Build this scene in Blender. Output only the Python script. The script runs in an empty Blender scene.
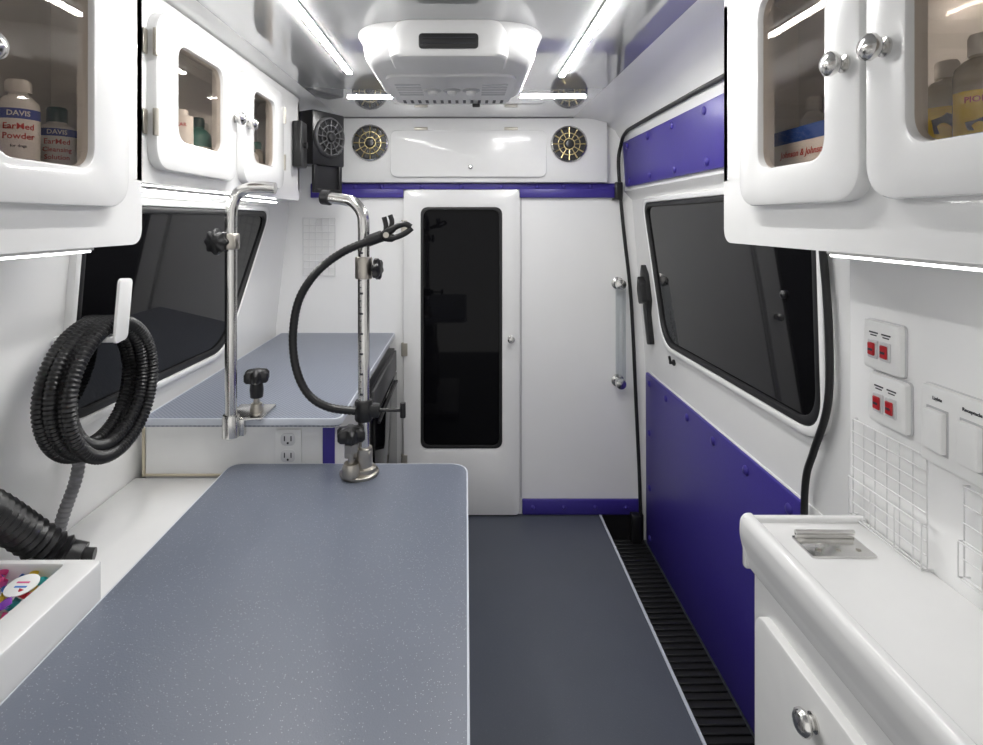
import bpy, bmesh, math, random
from mathutils import Vector, Matrix
random.seed(4)
PI = math.pi
sc = bpy.context.scene
col = sc.collection
F, CX, CY, EYE = 550.0, 466.0, 220.0, 1.33
def at(px, py, d):
    s = F / d
    return Vector(((px - CX) / s, d, EYE - (py - CY) / s))

# ------------------------------------------------------------------ materials
def mat(name, c, rough=.4, metal=0., var=.03, nscale=30, coat=0., bump=0., bscale=200, spec=.5, coat_ior=1.5):
    m = bpy.data.materials.new(name); m.use_nodes = True
    nt = m.node_tree; b = nt.nodes['Principled BSDF']
    n = nt.nodes.new('ShaderNodeTexNoise'); n.inputs['Scale'].default_value = nscale
    tc = nt.nodes.new('ShaderNodeTexCoord'); nt.links.new(tc.outputs['Object'], n.inputs['Vector'])
    r = nt.nodes.new('ShaderNodeValToRGB')
    r.color_ramp.elements[0].color = tuple(max(0, v * (1 - var)) for v in c) + (1,)
    r.color_ramp.elements[1].color = tuple(min(1, v * (1 + var)) for v in c) + (1,)
    nt.links.new(n.outputs['Fac'], r.inputs['Fac']); nt.links.new(r.outputs['Color'], b.inputs['Base Color'])
    b.inputs['Roughness'].default_value = rough; b.inputs['Metallic'].default_value = metal
    b.inputs['Coat Weight'].default_value = coat; b.inputs['Specular IOR Level'].default_value = spec
    b.inputs['Coat IOR'].default_value = coat_ior
    if bump:
        n2 = nt.nodes.new('ShaderNodeTexNoise'); n2.inputs['Scale'].default_value = bscale
        nt.links.new(tc.outputs['Object'], n2.inputs['Vector'])
        bp = nt.nodes.new('ShaderNodeBump'); bp.inputs['Strength'].default_value = bump; bp.inputs['Distance'].default_value = .002
        nt.links.new(n2.outputs['Fac'], bp.inputs['Height']); nt.links.new(bp.outputs['Normal'], b.inputs['Normal'])
    return m
def speckle(name, c, speck, scale, rough, thr=.1, keep=.75, bump=.15, rnd=1.0):
    m = mat(name, c, rough, var=.08, nscale=6)
    nt = m.node_tree; b = nt.nodes['Principled BSDF']
    tc = [n for n in nt.nodes if n.type == 'TEX_COORD'][0]
    base = b.inputs['Base Color'].links[0].from_socket
    v = nt.nodes.new('ShaderNodeTexVoronoi'); v.inputs['Scale'].default_value = scale; v.inputs['Randomness'].default_value = rnd
    if rnd < .5:
        v.voronoi_dimensions = '2D'
        mp = nt.nodes.new('ShaderNodeMapping'); mp.inputs['Rotation'].default_value = (0, 0, PI / 4)
        nt.links.new(tc.outputs['Object'], mp.inputs['Vector']); nt.links.new(mp.outputs[0], v.inputs['Vector'])
    else:
        nt.links.new(tc.outputs['Object'], v.inputs['Vector'])
    lt = nt.nodes.new('ShaderNodeMath'); lt.operation = 'LESS_THAN'; lt.inputs[1].default_value = thr
    nt.links.new(v.outputs['Distance'], lt.inputs[0])
    sx = nt.nodes.new('ShaderNodeSeparateColor'); nt.links.new(v.outputs['Color'], sx.inputs[0])
    gt = nt.nodes.new('ShaderNodeMath'); gt.operation = 'GREATER_THAN'; gt.inputs[1].default_value = keep
    nt.links.new(sx.outputs[0], gt.inputs[0])
    mu = nt.nodes.new('ShaderNodeMath'); mu.operation = 'MULTIPLY'
    nt.links.new(lt.outputs[0], mu.inputs[0]); nt.links.new(gt.outputs[0], mu.inputs[1])
    mx = nt.nodes.new('ShaderNodeMix'); mx.data_type = 'RGBA'
    nt.links.new(mu.outputs[0], mx.inputs[0]); nt.links.new(base, mx.inputs[6]); mx.inputs[7].default_value = speck + (1,)
    nt.links.new(mx.outputs[2], b.inputs['Base Color'])
    bp = nt.nodes.new('ShaderNodeBump'); bp.inputs['Strength'].default_value = bump; bp.inputs['Distance'].default_value = .001
    nt.links.new(v.outputs['Distance'], bp.inputs['Height']); nt.links.new(bp.outputs['Normal'], b.inputs['Normal'])
    return m
def emis(name, c, s):
    m = bpy.data.materials.new(name); m.use_nodes = True
    b = m.node_tree.nodes['Principled BSDF']
    b.inputs['Base Color'].default_value = (1, 1, 1, 1)
    b.inputs['Emission Color'].default_value = c + (1,); b.inputs['Emission Strength'].default_value = s
    return m
def clear(name, tint, gl=.12):
    m = bpy.data.materials.new(name); m.use_nodes = True
    nt = m.node_tree; nt.nodes.clear()
    o = nt.nodes.new('ShaderNodeOutputMaterial'); mx = nt.nodes.new('ShaderNodeMixShader')
    t = nt.nodes.new('ShaderNodeBsdfTransparent'); t.inputs[0].default_value = tint + (1,)
    g = nt.nodes.new('ShaderNodeBsdfGlossy'); g.inputs['Roughness'].default_value = .02
    mx.inputs[0].default_value = gl
    nt.links.new(t.outputs[0], mx.inputs[1]); nt.links.new(g.outputs[0], mx.inputs[2]); nt.links.new(mx.outputs[0], o.inputs[0])
    return m
WHITE = mat('white_laminate', (.83, .83, .825), .20, var=.015, coat=.3)
WALL = mat('white_wall_panel', (.88, .88, .875), .25, var=.015, nscale=8, coat=.15)
CEIL = mat('glossy_grey_ceiling', (.50, .505, .515), .06, .22, var=.02, nscale=3, coat=1.0, coat_ior=1.6)
PLAST = mat('white_plastic', (.81, .81, .80), .35)
ACW = mat('off_white_casing', (.70, .70, .70), .35)
DIMW = mat('grey_plastic', (.50, .50, .51), .4)
SHADE = mat('pale_grey_plastic', (.62, .62, .63), .4)
DGREY = mat('dark_grey_plastic', (.07, .07, .073), .4)
PURP = mat('purple_vinyl', (.043, .029, .25), .36, var=.1, nscale=80, bump=.15, bscale=350)
TABLE = speckle('speckled_grey_table', (.148, .166, .212), (.50, .52, .57), 420, .38, .23, .84, .2)
COUNT = speckle('textured_grey_mat', (.165, .182, .228), (.27, .295, .35), 120, .40, .34, -1., .6, 0.)
FLOORM = speckle('grey_vinyl_floor', (.080, .090, .113), (.13, .14, .17), 300, .40, .2, .7, .15)
TRIM = mat('pale_edge_trim', (.58, .61, .67), .35)
CHROME = mat('brushed_steel', (.72, .71, .69), .2, 1.0)
STEELD = mat('worn_steel', (.50, .47, .42), .32, 1.0)
HINGE = mat('satin_nickel', (.50, .47, .41), .38, .75)
BRASS = mat('brass', (.66, .54, .28), .3, 1.0)
BLACK = mat('black_plastic', (.012, .012, .013), .35)
RUBBER = mat('black_rubber', (.010, .010, .011), .5)
HOSE = mat('black_hose', (.009, .009, .010), .34)
GREYH = mat('grey_hose', (.22, .22, .23), .45)
BGLASS = mat('dark_tinted_glass', (.003, .003, .004), .04, var=.3, nscale=2, spec=.14)
WGLASS = mat('tinted_window_glass', (.006, .006, .007), .03, var=.3, nscale=2, spec=.26)
RED = mat('red_rocker', (.42, .008, .015), .3)
INK = mat('dark_ink', (.03, .03, .04), .5)
REDINK = mat('red_ink', (.55, .03, .03), .5)
BLUEINK = mat('blue_ink', (.03, .06, .35), .5)
TEAL = mat('teal_plastic', (.03, .18, .15), .35)
DTEAL = mat('dark_green_cap', (.01, .06, .06), .4)
BLUE = mat('blue_card', (.03, .10, .42), .5)
YELL = mat('yellow_label', (1.0, .74, .02), .5)
CREAM = mat('cream_liquid', (.72, .68, .58), .35)
CAULK = mat('beige_caulk', (.62, .55, .42), .6)
LBL = mat('white_paper', (.86, .86, .85), .5)
LED = emis('led_light', (1, .99, .97), 145)
LEDF = emis('led_light_far', (1, .99, .97), 230)
LEDS = emis('led_light_soft', (1, .99, .97), 40)
LEDN = emis('led_light_dim', (1, .99, .97), 8)
CGLASS = clear('cabinet_glass', (.87, .83, .79), .05)
ACRYL = clear('clear_acrylic', (.86, .88, .89), .10)

# ------------------------------------------------------------------ mesh helpers
PX = lambda u, v, t: Vector((t, u, v))
PY = lambda u, v, t: Vector((u, t, v))
PZ = lambda u, v, t: Vector((u, v, t))
PL = lambda u, v, t: Vector((-.86 + (v - .85) * .06 / .53 + t, u, v))
PR = lambda u, v, t: Vector((.80 - (v - .84) * .048 / .58 - t, u, v))
PU = lambda u, v, t: Vector((.715 - (v - 1.46) * .015 / .23 - t, u, v))
def rpoly(pts, r, n=6):
    out = []; N = len(pts); P = [Vector(p) for p in pts]
    rs = r if isinstance(r, (list, tuple)) else [r] * N
    for i in range(N):
        a, b, c = P[i - 1], P[i], P[(i + 1) % N]
        d1 = (a - b).normalized(); d2 = (c - b).normalized()
        p0 = b + d1 * rs[i]; p2 = b + d2 * rs[i]
        for k in range(n + 1):
            t = k / n
            q = ((1 - t) ** 2) * p0 + 2 * t * (1 - t) * (b * .86 + (p0 + p2) * .07) + t * t * p2
            out.append((q.x, q.y))
    return out
def rrect(u0, u1, v0, v1, r, n=6): return rpoly([(u0, v0), (u1, v0), (u1, v1), (u0, v1)], r, n)
def inset(pts, b):
    cu = sum(p[0] for p in pts) / len(pts); cv = sum(p[1] for p in pts) / len(pts)
    us = max(abs(p[0] - cu) for p in pts); vs = max(abs(p[1] - cv) for p in pts)
    return [(cu + (p[0] - cu) * (us - b) / us, cv + (p[1] - cv) * (vs - b) / vs) for p in pts]
def sm(pts, n=8):
    P = [Vector(p) for p in pts]; out = []
    for i in range(len(P) - 1):
        p0 = P[max(i - 1, 0)]; p1 = P[i]; p2 = P[i + 1]; p3 = P[min(i + 2, len(P) - 1)]
        for k in range(n):
            t = k / n
            out.append(.5 * ((2 * p1) + (p2 - p0) * t + (2 * p0 - 5 * p1 + 4 * p2 - p3) * t * t + (3 * p1 - p0 - 3 * p2 + p3) * t ** 3))
    out.append(P[-1]); return out
def resample(pts, step):
    P = [Vector(p) for p in pts]; out = [P[0].copy()]; acc = 0
    for a, b in zip(P, P[1:]):
        L = (b - a).length; pos = step - acc
        while pos <= L:
            out.append(a + (b - a) * (pos / L)); pos += step
        acc = (acc + L) % step
    return out
class MB:
    def __init__(s): s.bm = bmesh.new()
    def merge(s, t, M=None):
        if M is not None: t.transform(M)
        me = bpy.data.meshes.new('tmp'); t.to_mesh(me); t.free(); s.bm.from_mesh(me); bpy.data.meshes.remove(me)
    def box(s, x0, x1, y0, y1, z0, z1, bev=0, seg=2, M=None):
        t = bmesh.new(); bmesh.ops.create_cube(t, size=1)
        for v in t.verts: v.co = Vector(((x0 + x1) / 2 + v.co.x * (x1 - x0), (y0 + y1) / 2 + v.co.y * (y1 - y0), (z0 + z1) / 2 + v.co.z * (z1 - z0)))
        if bev: bmesh.ops.bevel(t, geom=t.edges[:], offset=bev, segments=seg, affect='EDGES', profile=.5)
        s.merge(t, M); return s
    def loops(s, L, closed_path=False, caps=True):
        V = [[s.bm.verts.new(p) for p in l] for l in L]; n = len(V[0])
        prs = list(zip(V, V[1:])) + ([(V[-1], V[0])] if closed_path else [])
        for a, b in prs:
            for i in range(n):
                j = (i + 1) % n
                try: s.bm.faces.new((a[i], a[j], b[j], b[i]))
                except ValueError: pass
        if caps and not closed_path:
            s.bm.faces.new(V[0][::-1]); s.bm.faces.new(V[-1])
        return s
    def prism(s, pts, pl, t0, t1, b=0):
        L = [[pl(u, v, t0) for u, v in pts]]
        if b:
            q = inset(pts, b); sg = 1 if t1 > t0 else -1
            m_ = inset(pts, b * .3)
            L += [[pl(u, v, t1 - sg * b) for u, v in pts], [pl(u, v, t1 - sg * b * .3) for u, v in m_], [pl(u, v, t1) for u, v in q]]
        else: L.append([pl(u, v, t1) for u, v in pts])
        return s.loops(L)
    def ring(s, o, i, pl, t0, t1, b=0):
        sg = 1 if t1 > t0 else -1
        f = lambda P, t: [pl(u, v, t) for u, v in P]
        if b: L = [f(o, t0), f(o, t1 - sg * b), f(inset(o, b * .3), t1 - sg * b * .3), f(inset(o, b), t1), f(inset(i, -b), t1), f(inset(i, -b * .3), t1 - sg * b * .3), f(i, t1 - sg * b), f(i, t0)]
        else: L = [f(o, t0), f(o, t1), f(i, t1), f(i, t0)]
        return s.loops(L, True)
    def tube(s, pts, r, seg=12, closed=False):
        P = [Vector(p) for p in pts]; n = len(P)
        rs = r if isinstance(r, (list, tuple)) else [r] * n
        L = []; N = None
        for i in range(n):
            a = P[i - 1] if (i > 0 or closed) else P[i]; b = P[(i + 1) % n] if (i < n - 1 or closed) else P[i]
            T = (b - a).normalized()
            if N is None:
                N = T.orthogonal().normalized()
            else:
                N = (N - T * N.dot(T)).normalized()
            B = T.cross(N)
            L.append([P[i] + (N * math.cos(2 * PI * k / seg) + B * math.sin(2 * PI * k / seg)) * rs[i] for k in range(seg)])
        return s.loops(L, closed)
    def corr(s, pts, r, pitch=.008, depth=.18, seg=12):
        q = resample(pts, pitch / 2)
        return s.tube(q, [r if i % 2 else r * (1 - depth) for i in range(len(q))], seg)
    def lathe(s, prof, o, ax, seg=24, closed=False):
        o = Vector(o); A = Vector(ax).normalized(); N = A.orthogonal().normalized(); B = A.cross(N)
        return s.loops([[o + A * h + (N * math.cos(2 * PI * k / seg) + B * math.sin(2 * PI * k / seg)) * max(r, .0002) for k in range(seg)] for r, h in prof], closed)
    def star(s, o, ax, r, h, lobes=6, amp=.16, seg=48):
        o = Vector(o); A = Vector(ax).normalized(); N = A.orthogonal().normalized(); B = A.cross(N); L = []
        for rr, hh in ((.85, 0), (1, h * .2), (1, h * .75), (.8, h), (.3, h * 1.12)):
            L.append([o + A * hh + (N * math.cos(2 * PI * k / seg) + B * math.sin(2 * PI * k / seg)) * r * rr * (1 + amp * math.cos(lobes * 2 * PI * k / seg)) for k in range(seg)])
        return s.loops(L)
    def ball(s, c, rx, ry=None, rz=None, u=16, v=10):
        t = bmesh.new(); bmesh.ops.create_uvsphere(t, u_segments=u, v_segments=v, radius=1)
        for q in t.verts: q.co = Vector((c[0] + q.co.x * rx, c[1] + q.co.y * (ry or rx), c[2] + q.co.z * (rz or rx)))
        s.merge(t); return s
    def mesh(s, name, m, off=(0, 0, 0), ang=38):
        bmesh.ops.recalc_face_normals(s.bm, faces=s.bm.faces[:])
        me = bpy.data.meshes.new(name); bmesh.ops.translate(s.bm, verts=s.bm.verts[:], vec=-Vector(off)); s.bm.to_mesh(me); s.bm.free()
        if m: me.materials.append(m)
        for p in me.polygons: p.use_smooth = True
        me.set_sharp_from_angle(angle=math.radians(ang))
        return me
def thing(name, label, cat, loc, group=None, kind=None):
    o = bpy.data.objects.new(name, None); o.empty_display_size = .05; col.objects.link(o); o.location = Vector(loc)
    if kind: o['kind'] = kind
    o['label'] = label; o['category'] = cat
    if group: o['group'] = group
    return o
def root_loc(p):
    while p.parent: p = p.parent
    return p.location
def part(name, mb, m, parent, label=None):
    me = mb.mesh(name, m, root_loc(parent)) if isinstance(mb, MB) else mb
    o = bpy.data.objects.new(name, me); col.objects.link(o); o.parent = parent
    if label: o['label'] = label
    return o
def single(name, mb, m, label=None, cat=None, group=None, kind=None):
    vs = [v.co for v in mb.bm.verts]
    xs = [v.x for v in vs]; ys = [v.y for v in vs]; zs = [v.z for v in vs]
    loc = Vector(((min(xs) + max(xs)) / 2, (min(ys) + max(ys)) / 2, min(zs)))
    o = bpy.data.objects.new(name, mb.mesh(name, m, loc)); o.location = loc; col.objects.link(o)
    if label: o['label'] = label
    if cat: o['category'] = cat
    if group: o['group'] = group
    if kind: o['kind'] = kind
    return o
def textmesh(s, size, align='CENTER', bold=.012):
    cu = bpy.data.curves.new('t', 'FONT'); cu.body = s; cu.size = size; cu.align_x = align; cu.align_y = 'CENTER'; cu.resolution_u = 2; cu.extrude = .0002; cu.offset = size * bold
    o = bpy.data.objects.new('t', cu); col.objects.link(o)
    me = bpy.data.meshes.new_from_object(o.evaluated_get(bpy.context.evaluated_depsgraph_get()))
    bpy.data.objects.remove(o); bpy.data.curves.remove(cu); return me
def text(name, s, size, m, parent, origin, right, up, wrap=None, shear=0., bold=.012):
    me = textmesh(s, size, bold=bold); R = Vector(right).normalized(); U = Vector(up).normalized(); N = R.cross(U); off = root_loc(parent); o0 = Vector(origin)
    for v in me.vertices:
        vx = v.co.x + shear * v.co.y
        if wrap:
            a = vx / wrap
            p = o0 + U * v.co.y + (N * math.cos(a) + R * math.sin(a)) * (wrap + v.co.z)
        else: p = o0 + R * vx + U * v.co.y + N * v.co.z
        v.co = p - off
    me.name = name; me.materials.clear(); me.materials.append(m)
    return part(name, me, m, parent)

# ------------------------------------------------------------------ setting
YB, Y0 = 2.49, -.6
b = MB(); b.box(-.90, .606, Y0, YB, -.118, 0); b.box(.606, .82, Y0, 1.0, -.118, 0); b.box(-.90, .86, Y0, YB, -.16, -.118)
single('floor', b, FLOORM, 'dark grey vinyl aisle floor beside the grooming table', 'floor', kind='structure')
b = MB(); b.box(.600, .609, 1.0, YB - .001, -.012, .003)
single('trim_1', b, TRIM, 'thin pale edging along the aisle floor above the step well', 'trim', kind='structure')
def wall(name, prof, dx, label):
    pts = list(prof) + [(x + dx, z + (.03 if i == 0 else 0)) for i, (x, z) in enumerate(reversed(prof))]
    b = MB(); b.prism(pts, PY, Y0, YB); single(name, b, WALL, label, 'wall', kind='structure')
wall('wall_left', [(-.86, -.118), (-.86, .85), (-.80, 1.38), (-.79, 1.70), (-.76, 1.76), (-.68, 1.785), (-.50, 1.79)], -.05, 'white van side wall on the left with the long dark window')
wall('wall_right', [(.815, -.118), (.812, .66), (.80, .84), (.752, 1.42), (.715, 1.46), (.70, 1.69), (.675, 1.735), (.63, 1.763), (.56, 1.780), (.48, 1.786)], .05, 'white van side wall on the right with sliding door')
b = MB(); b.box(-.92, .88, YB, YB + .05, -.118, 1.83)
single('wall_back', b, WALL, 'white partition wall at the end of the aisle', 'wall', kind='structure')
b = MB(); b.box(-.56, .55, Y0, YB + .05, 1.786, 1.83)
single('ceiling', b, CEIL, 'glossy light grey van ceiling with light strips', 'ceiling', kind='structure')
b = MB(); b.box(.72, .82, Y0, 1.04, 0, 1.285, .012)
single('wall_near_right', b, WALL, 'white wall panel carrying switches above the worktop', 'wall', kind='structure')

# windows
def window(name, pl, outer, r, label):
    t = thing(name, label, 'window', pl(outer[0][0], outer[0][1], 0), kind='structure')
    o = rpoly(outer, r, 8); b = MB(); b.ring(inset(o, -.032), inset(o, -.010), pl, -.004, .016, .006); part('window_frame', b, WALL, t)
    b = MB(); b.ring(inset(o, -.010), inset(o, .010), pl, -.004, .014, .005); part('gasket', b, RUBBER, t)
    b = MB(); b.prism(inset(o, .010), pl, -.003, .004); part('glass', b, WGLASS, t)
window('window_1', PL, [(1.17, .905), (1.93, .885), (2.20, 1.355), (1.15, 1.355)], [.05, .09, .06, .05], 'long dark tinted window above the rear counter behind coiled hose')
window('window_2', PR, [(1.225, .86), (2.19, .845), (2.29, 1.392), (1.18, 1.392)], [.08, .08, .05, .06], 'dark tinted window in the sliding door between purple panels')

# bulkhead door
t = thing('door_1', 'narrow white partition door with tall black glass pane', 'door', (-.02, 2.475, .008), kind='structure')
o_ = rrect(-.28, .24, .008, 1.466, .018); i_ = rrect(-.199, .158, .312, 1.384, .03)
b = MB(); b.ring(o_, i_, PY, 2.489, 2.462, .004); part('door_panel', b, WHITE, t)
b = MB(); b.ring(inset(i_, -.004), inset(i_, .009), PY, 2.470, 2.459, .002); part('gasket', b, RUBBER, t)
b = MB(); b.prism(inset(i_, .001), PY, 2.484, 2.474); part('glass', b, BGLASS, t)
b = MB(); b.lathe([(.014, 0), (.014, .004), (.006, .006), (.006, .018), (.015, .024), (.016, .032), (.010, .038), (.0, .039)], (.20, 2.462, .80), (0, -1, 0), 20); part('door_knob', b, CHROME, t)
for z in (.25, .75, 1.3):
    b = MB(); b.tube([(-.284, 2.465, z - .03), (-.284, 2.465, z + .03)], .006, 10); b.box(-.284, -.262, 2.458, 2.462, z - .028, z + .028); part('hinge', b, HINGE, t)
b = MB(); b.box(.247, .251, 2.486, 2.49, .075, 1.43)
single('trim_2', b, DIMW, 'thin vertical panel joint right of the partition door', 'trim', kind='structure')

# purple padding
def button(p, ax, r=.010):
    b = MB(); b.lathe([(r, 0), (r, .003), (r * .8, .006), (r * .4, .0075), (0, .008)], p, ax, 16); return b
t = thing('padded_strip', 'long narrow purple padded strip across the partition above the door', 'padding', (.04, 2.485, 1.43), group='purple padded strips on the partition')
b = MB(); b.box(-.70, .705, 2.472, 2.489, 1.468, 1.495, .004); b.box(-.70, -.282, 2.472, 2.489, 1.43, 1.470, .004); b.box(.242, .705, 2.472, 2.489, 1.43, 1.470, .004); part('padding', b, PURP, t)
for x in (-.62, -.5, -.38, -.2, -.02, .16, .32, .44, .56, .67): part('button', button((x, 2.473, 1.480), (0, -1, 0)), PURP, t)
t = thing('padded_strip', 'short purple padded strip at the foot of the partition beside the door', 'padding', (.52, 2.485, .004), group='purple padded strips on the partition')
b = MB(); b.box(.253, .79, 2.472, 2.489, .004, .072, .005); part('padding', b, PURP, t)
for x in (.30, .44, .58, .72): part('button', button((x, 2.473, .038), (0, -1, 0)), PURP, t)

# sliding door: inner skin, purple panels, latch and pin move with it
PD = lambda u, v, q: Vector((.815 - (v + .118) * .003 / .778 - q, u, v))
door = thing('door_2', 'white sliding side door lined with purple vinyl panels', 'door', (.80, 1.85, -.105), kind='structure')
b = MB(); b.prism(rrect(1.22, 2.452, -.105, .66, .01, 3), PD, .0005, .004, .001); part('door_skin', b, WALL, door)
b = MB(); b.prism(rrect(1.10, 2.43, 1.475, 1.672, .01, 3), PU, .0005, .011, .004); pp = part('padded_panel', b, PURP, door, 'purple vinyl panel above the door window')
for y in (1.35, 1.6, 1.85, 2.1, 2.36):
    for z in (1.500, 1.648): part('button', button(PU(y, z, .010), (-1, 0, 0), .013), PURP, pp)
b = MB(); b.prism(rrect(1.30, 2.45, -.103, .655, .012, 3), PD, .004, .013, .004); pp = part('padded_panel', b, PURP, door, 'large purple vinyl panel below the door window')
for y in (1.36, 1.57, 1.78, 1.99, 2.2, 2.4): part('button', button(PD(y, .615, .012), (-1, 0, 0), .014), PURP, pp)
for z in (.4, .16, -.06): part('button', button(PD(2.4, z, .012), (-1, 0, 0), .014), PURP, pp)
for z in (.4, .16): part('button', button(PD(1.36, z, .012), (-1, 0, 0), .014), PURP, pp)
PLT = lambda u, v, q: Vector((.788 - (v - .84) * .048 / .58 - q, u, v))
b = MB(); b.prism(rpoly([(2.34, .80), (2.385, .79), (2.40, .95), (2.385, 1.00), (2.405, 1.09), (2.375, 1.14), (2.34, 1.10), (2.325, .99), (2.35, .93)], .008, 3), PLT, -.012, .008, .002); lt = part('latch_plate', b, BLACK, door)
b = MB(); b.prism(rpoly([(2.325, .985), (2.385, .965), (2.395, 1.03), (2.37, 1.09), (2.335, 1.06)], .008, 3), PLT, .008, .030, .004); part('latch_lever', b, BLACK, lt)
b = MB(); b.lathe([(.012, 0), (.012, .006), (.006, .01), (.006, .02), (0, .022)], PR(2.12, .78, .001), (-1, 0, 0), 14); b.tube([PR(2.12, .78, .016), PR(2.12, .805, .02)], .005, 8)
part('lock_pin', b, BLACK, door)

# step well
t = thing('step_mat', 'black ribbed rubber mat in the step well below purple panel', 'mat', (.71, 1.74, -.118))
b = MB(); b.box(.611, .80, 1.02, 2.478, -.118, -.110)
part('base', b, RUBBER, t)
b = MB(); y = 1.03
while y < 2.46: b.box(.613, .798, y, y + .012, -.110, -.104, .002, 1); y += .028
part('ribs', b, RUBBER, t)
b = MB(); b.box(.611, .80, 2.478, 2.489, -.118, .0); part('riser', b, BLACK, t)
b = MB(); b.box(.735, .775, 2.43, 2.476, -.103, .02, .006); single('step_bracket', b, BLACK, 'small black bracket in far corner of the step well', 'bracket')

# sliding door seal
pts = [(.780, 2.455, -.02), (.775, 2.46, .20), (.762, 2.463, .5), (.740, 2.465, .97), (.705, 2.465, 1.3), (.683, 2.463, 1.57), (.688, 2.440, 1.665), (.684, 2.36, 1.703), (.684, 2.2, 1.711), (.684, 1.5, 1.711), (.684, 1.25, 1.70), (.70, 1.17, 1.60), (.735, 1.158, 1.42), (.750, 1.158, 1.28), (.764, 1.158, 1.096), (.775, 1.178, .937), (.783, 1.238, .81), (.788, 1.275, .73), (.790, 1.285, .6), (.79, 1.28, .3)]
b = MB(); b.tube(sm(pts, 8), .0078, 10)
single('door_seal', b, RUBBER, 'black rubber seal running round the sliding door opening', 'seal')
b = MB(); b.lathe([(.010, 0), (.010, .005), (.006, .009), (0, .010)], PR(1.33, 1.15, .0045), (-1, 0, 0), 14)
single('window_catch', b, BLACK, 'small round dark catch on the sliding door window glass', 'catch')
b = MB(); b.box(.66, .69, 2.475, 2.489, 1.42, 1.428, .002); b.box(.665, .70, 2.448, 2.470, 1.42, 1.50, .006)
single('seal_clip', b, BLACK, 'small black clip beside right end of upper purple strip', 'clip')

# grab handle on bulkhead
t = thing('grab_handle', 'clear grab handle with chrome ends on the partition', 'handle', (.685, 2.47, .59))
for z in (1.045, .605):
    b = MB(); b.lathe([(.028, 0), (.028, .004), (.018, .008), (.016, .045), (.024, .05), (.022, .066), (0, .072)], (.685, 2.489, z), (0, -1, 0), 18); part('end_mount', b, CHROME, t)
b = MB(); b.tube([(.685, 2.435, .615), (.685, 2.435, 1.035)], .022, 18); part('grip', b, ACRYL, t)
b = MB()
for k in range(9): b.box(.682, .688, 2.410, 2.4128, .75 + k * .019, .761 + k * .019)
part('marking', b, DIMW, t)

# ------------------------------------------------------------------ header
t = thing('overhead_compartment', 'white overhead compartment with flap between the round speakers', 'compartment', (0, 2.47, 1.497))
b = MB(); b.box(-.66, .63, 2.445, 2.489, 1.497, 1.784, .006); part('body', b, WHITE, t)
b = MB(); b.prism(rrect(-.335, .357, 1.520, 1.728, .03), PY, 2.445, 2.432, .004); fl = part('flap_door', b, WHITE, t)
b = MB(); b.lathe([(.010, 0), (.010, .004), (.007, .007), (0, .008)], (.02, 2.432, 1.565), (0, -1, 0), 16); part('lock', b, CHROME, fl)
for x in (-.2, .2):
    b = MB(); b.box(x - .03, x + .03, 2.436, 2.446, 1.728, 1.742, .003); part('hinge', b, HINGE, t)
def speaker(cx, cy, cz, R, label, ax=(0, -1, 0), root=None):
    t = root or thing('round_speaker', label, 'speaker', (cx, cy, cz - R), group='round speakers in the white header')
    sp = DGREY if root else BRASS
    A = Vector(ax).normalized(); o = Vector((cx, cy, cz)); S = A.cross(Vector((0, 0, 1))).normalized(); U = Vector((0, 0, 1))
    b = MB(); b.lathe([(R * .90, .0), (R * 1.05, 0), (R * 1.05, .006), (R, .011), (R * .94, .013), (R * .90, .008)], o, A, 36, True); part('rim', b, DGREY if root else CHROME, t)
    b = MB(); b.lathe([(R * .91, .001), (R * .91, .004), (R * .35, .0025), (0, .002)], o, A, 30); part('cone', b, BLACK, t)
    for k in range(12):
        a = 2 * PI * k / 12; d = S * math.cos(a) + U * math.sin(a)
        b = MB(); b.tube([o + d * R * .34 + A * .010, o + d * R * .91 + A * .011], [R * .020, R * .042], 6); part('spoke', b, sp, t)
    b = MB(); b.lathe([(R * .27, .003), (R * .28, .010), (R * .22, .018), (0, .020)], o, A, 20); part('centre_cap', b, BLACK, t)
    for q, nm in ((.31, 'inner_ring'), (.62, 'middle_ring')):
        b = MB(); b.lathe([(R * (q - .02), .006), (R * (q + .02), .006), (R * (q + .02), .012), (R * (q - .02), .012)], o, A, 28, True); part(nm, b, sp, t)
speaker(-.425, 2.4445, 1.672, .078, 'round brass spoked speaker left of the overhead flap')
speaker(.457, 2.4445, 1.667, .078, 'round brass spoked speaker right of the overhead flap')
# boxed speaker left
t = thing('speaker_box', 'black boxed speaker angled beside the end of wall cabinets', 'speaker', (-.57, 2.14, 1.45))
M = Matrix.Translation((-.572, 2.17, 1.60)) @ Matrix.Rotation(math.radians(58), 4, 'Z')
b = MB(); b.box(-.084, .084, -.045, .045, -.06, .150, .008, 2, M); part('box', b, BLACK, t)
A = M.to_3x3() @ Vector((0, -1, 0)); o = M @ Vector((0, -.045, .052)); speaker(o.x, o.y, o.z, .075, '', A, t)
b = MB()
b.box(-.074, -.058, -.042, -.027, -.155, -.055, .002, 1, M); b.box(.058, .074, -.042, -.027, -.155, -.055, .002, 1, M); b.box(-.074, .074, -.042, -.027, -.165, -.15, .002, 1, M); b.box(-.058, .058, -.031, -.027, -.15, -.055, 0, 1, M); part('bracket', b, BLACK, t)
b = MB(); b.box(-.60, -.55, 2.20, 2.4445, 1.63, 1.66, .003); part('mount_arm', b, BLACK, t)
b = MB(); b.box(-.619, -.585, 1.955, 2.03, 1.52, 1.685, .006); b.lathe([(.012, 0), (.012, .01), (0, .012)], (-.585, 1.99, 1.60), (1, 0, 0), 12)
single('control_box', b, BLACK, 'slim black control box on the end of far wall cabinet', 'control box')

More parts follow.
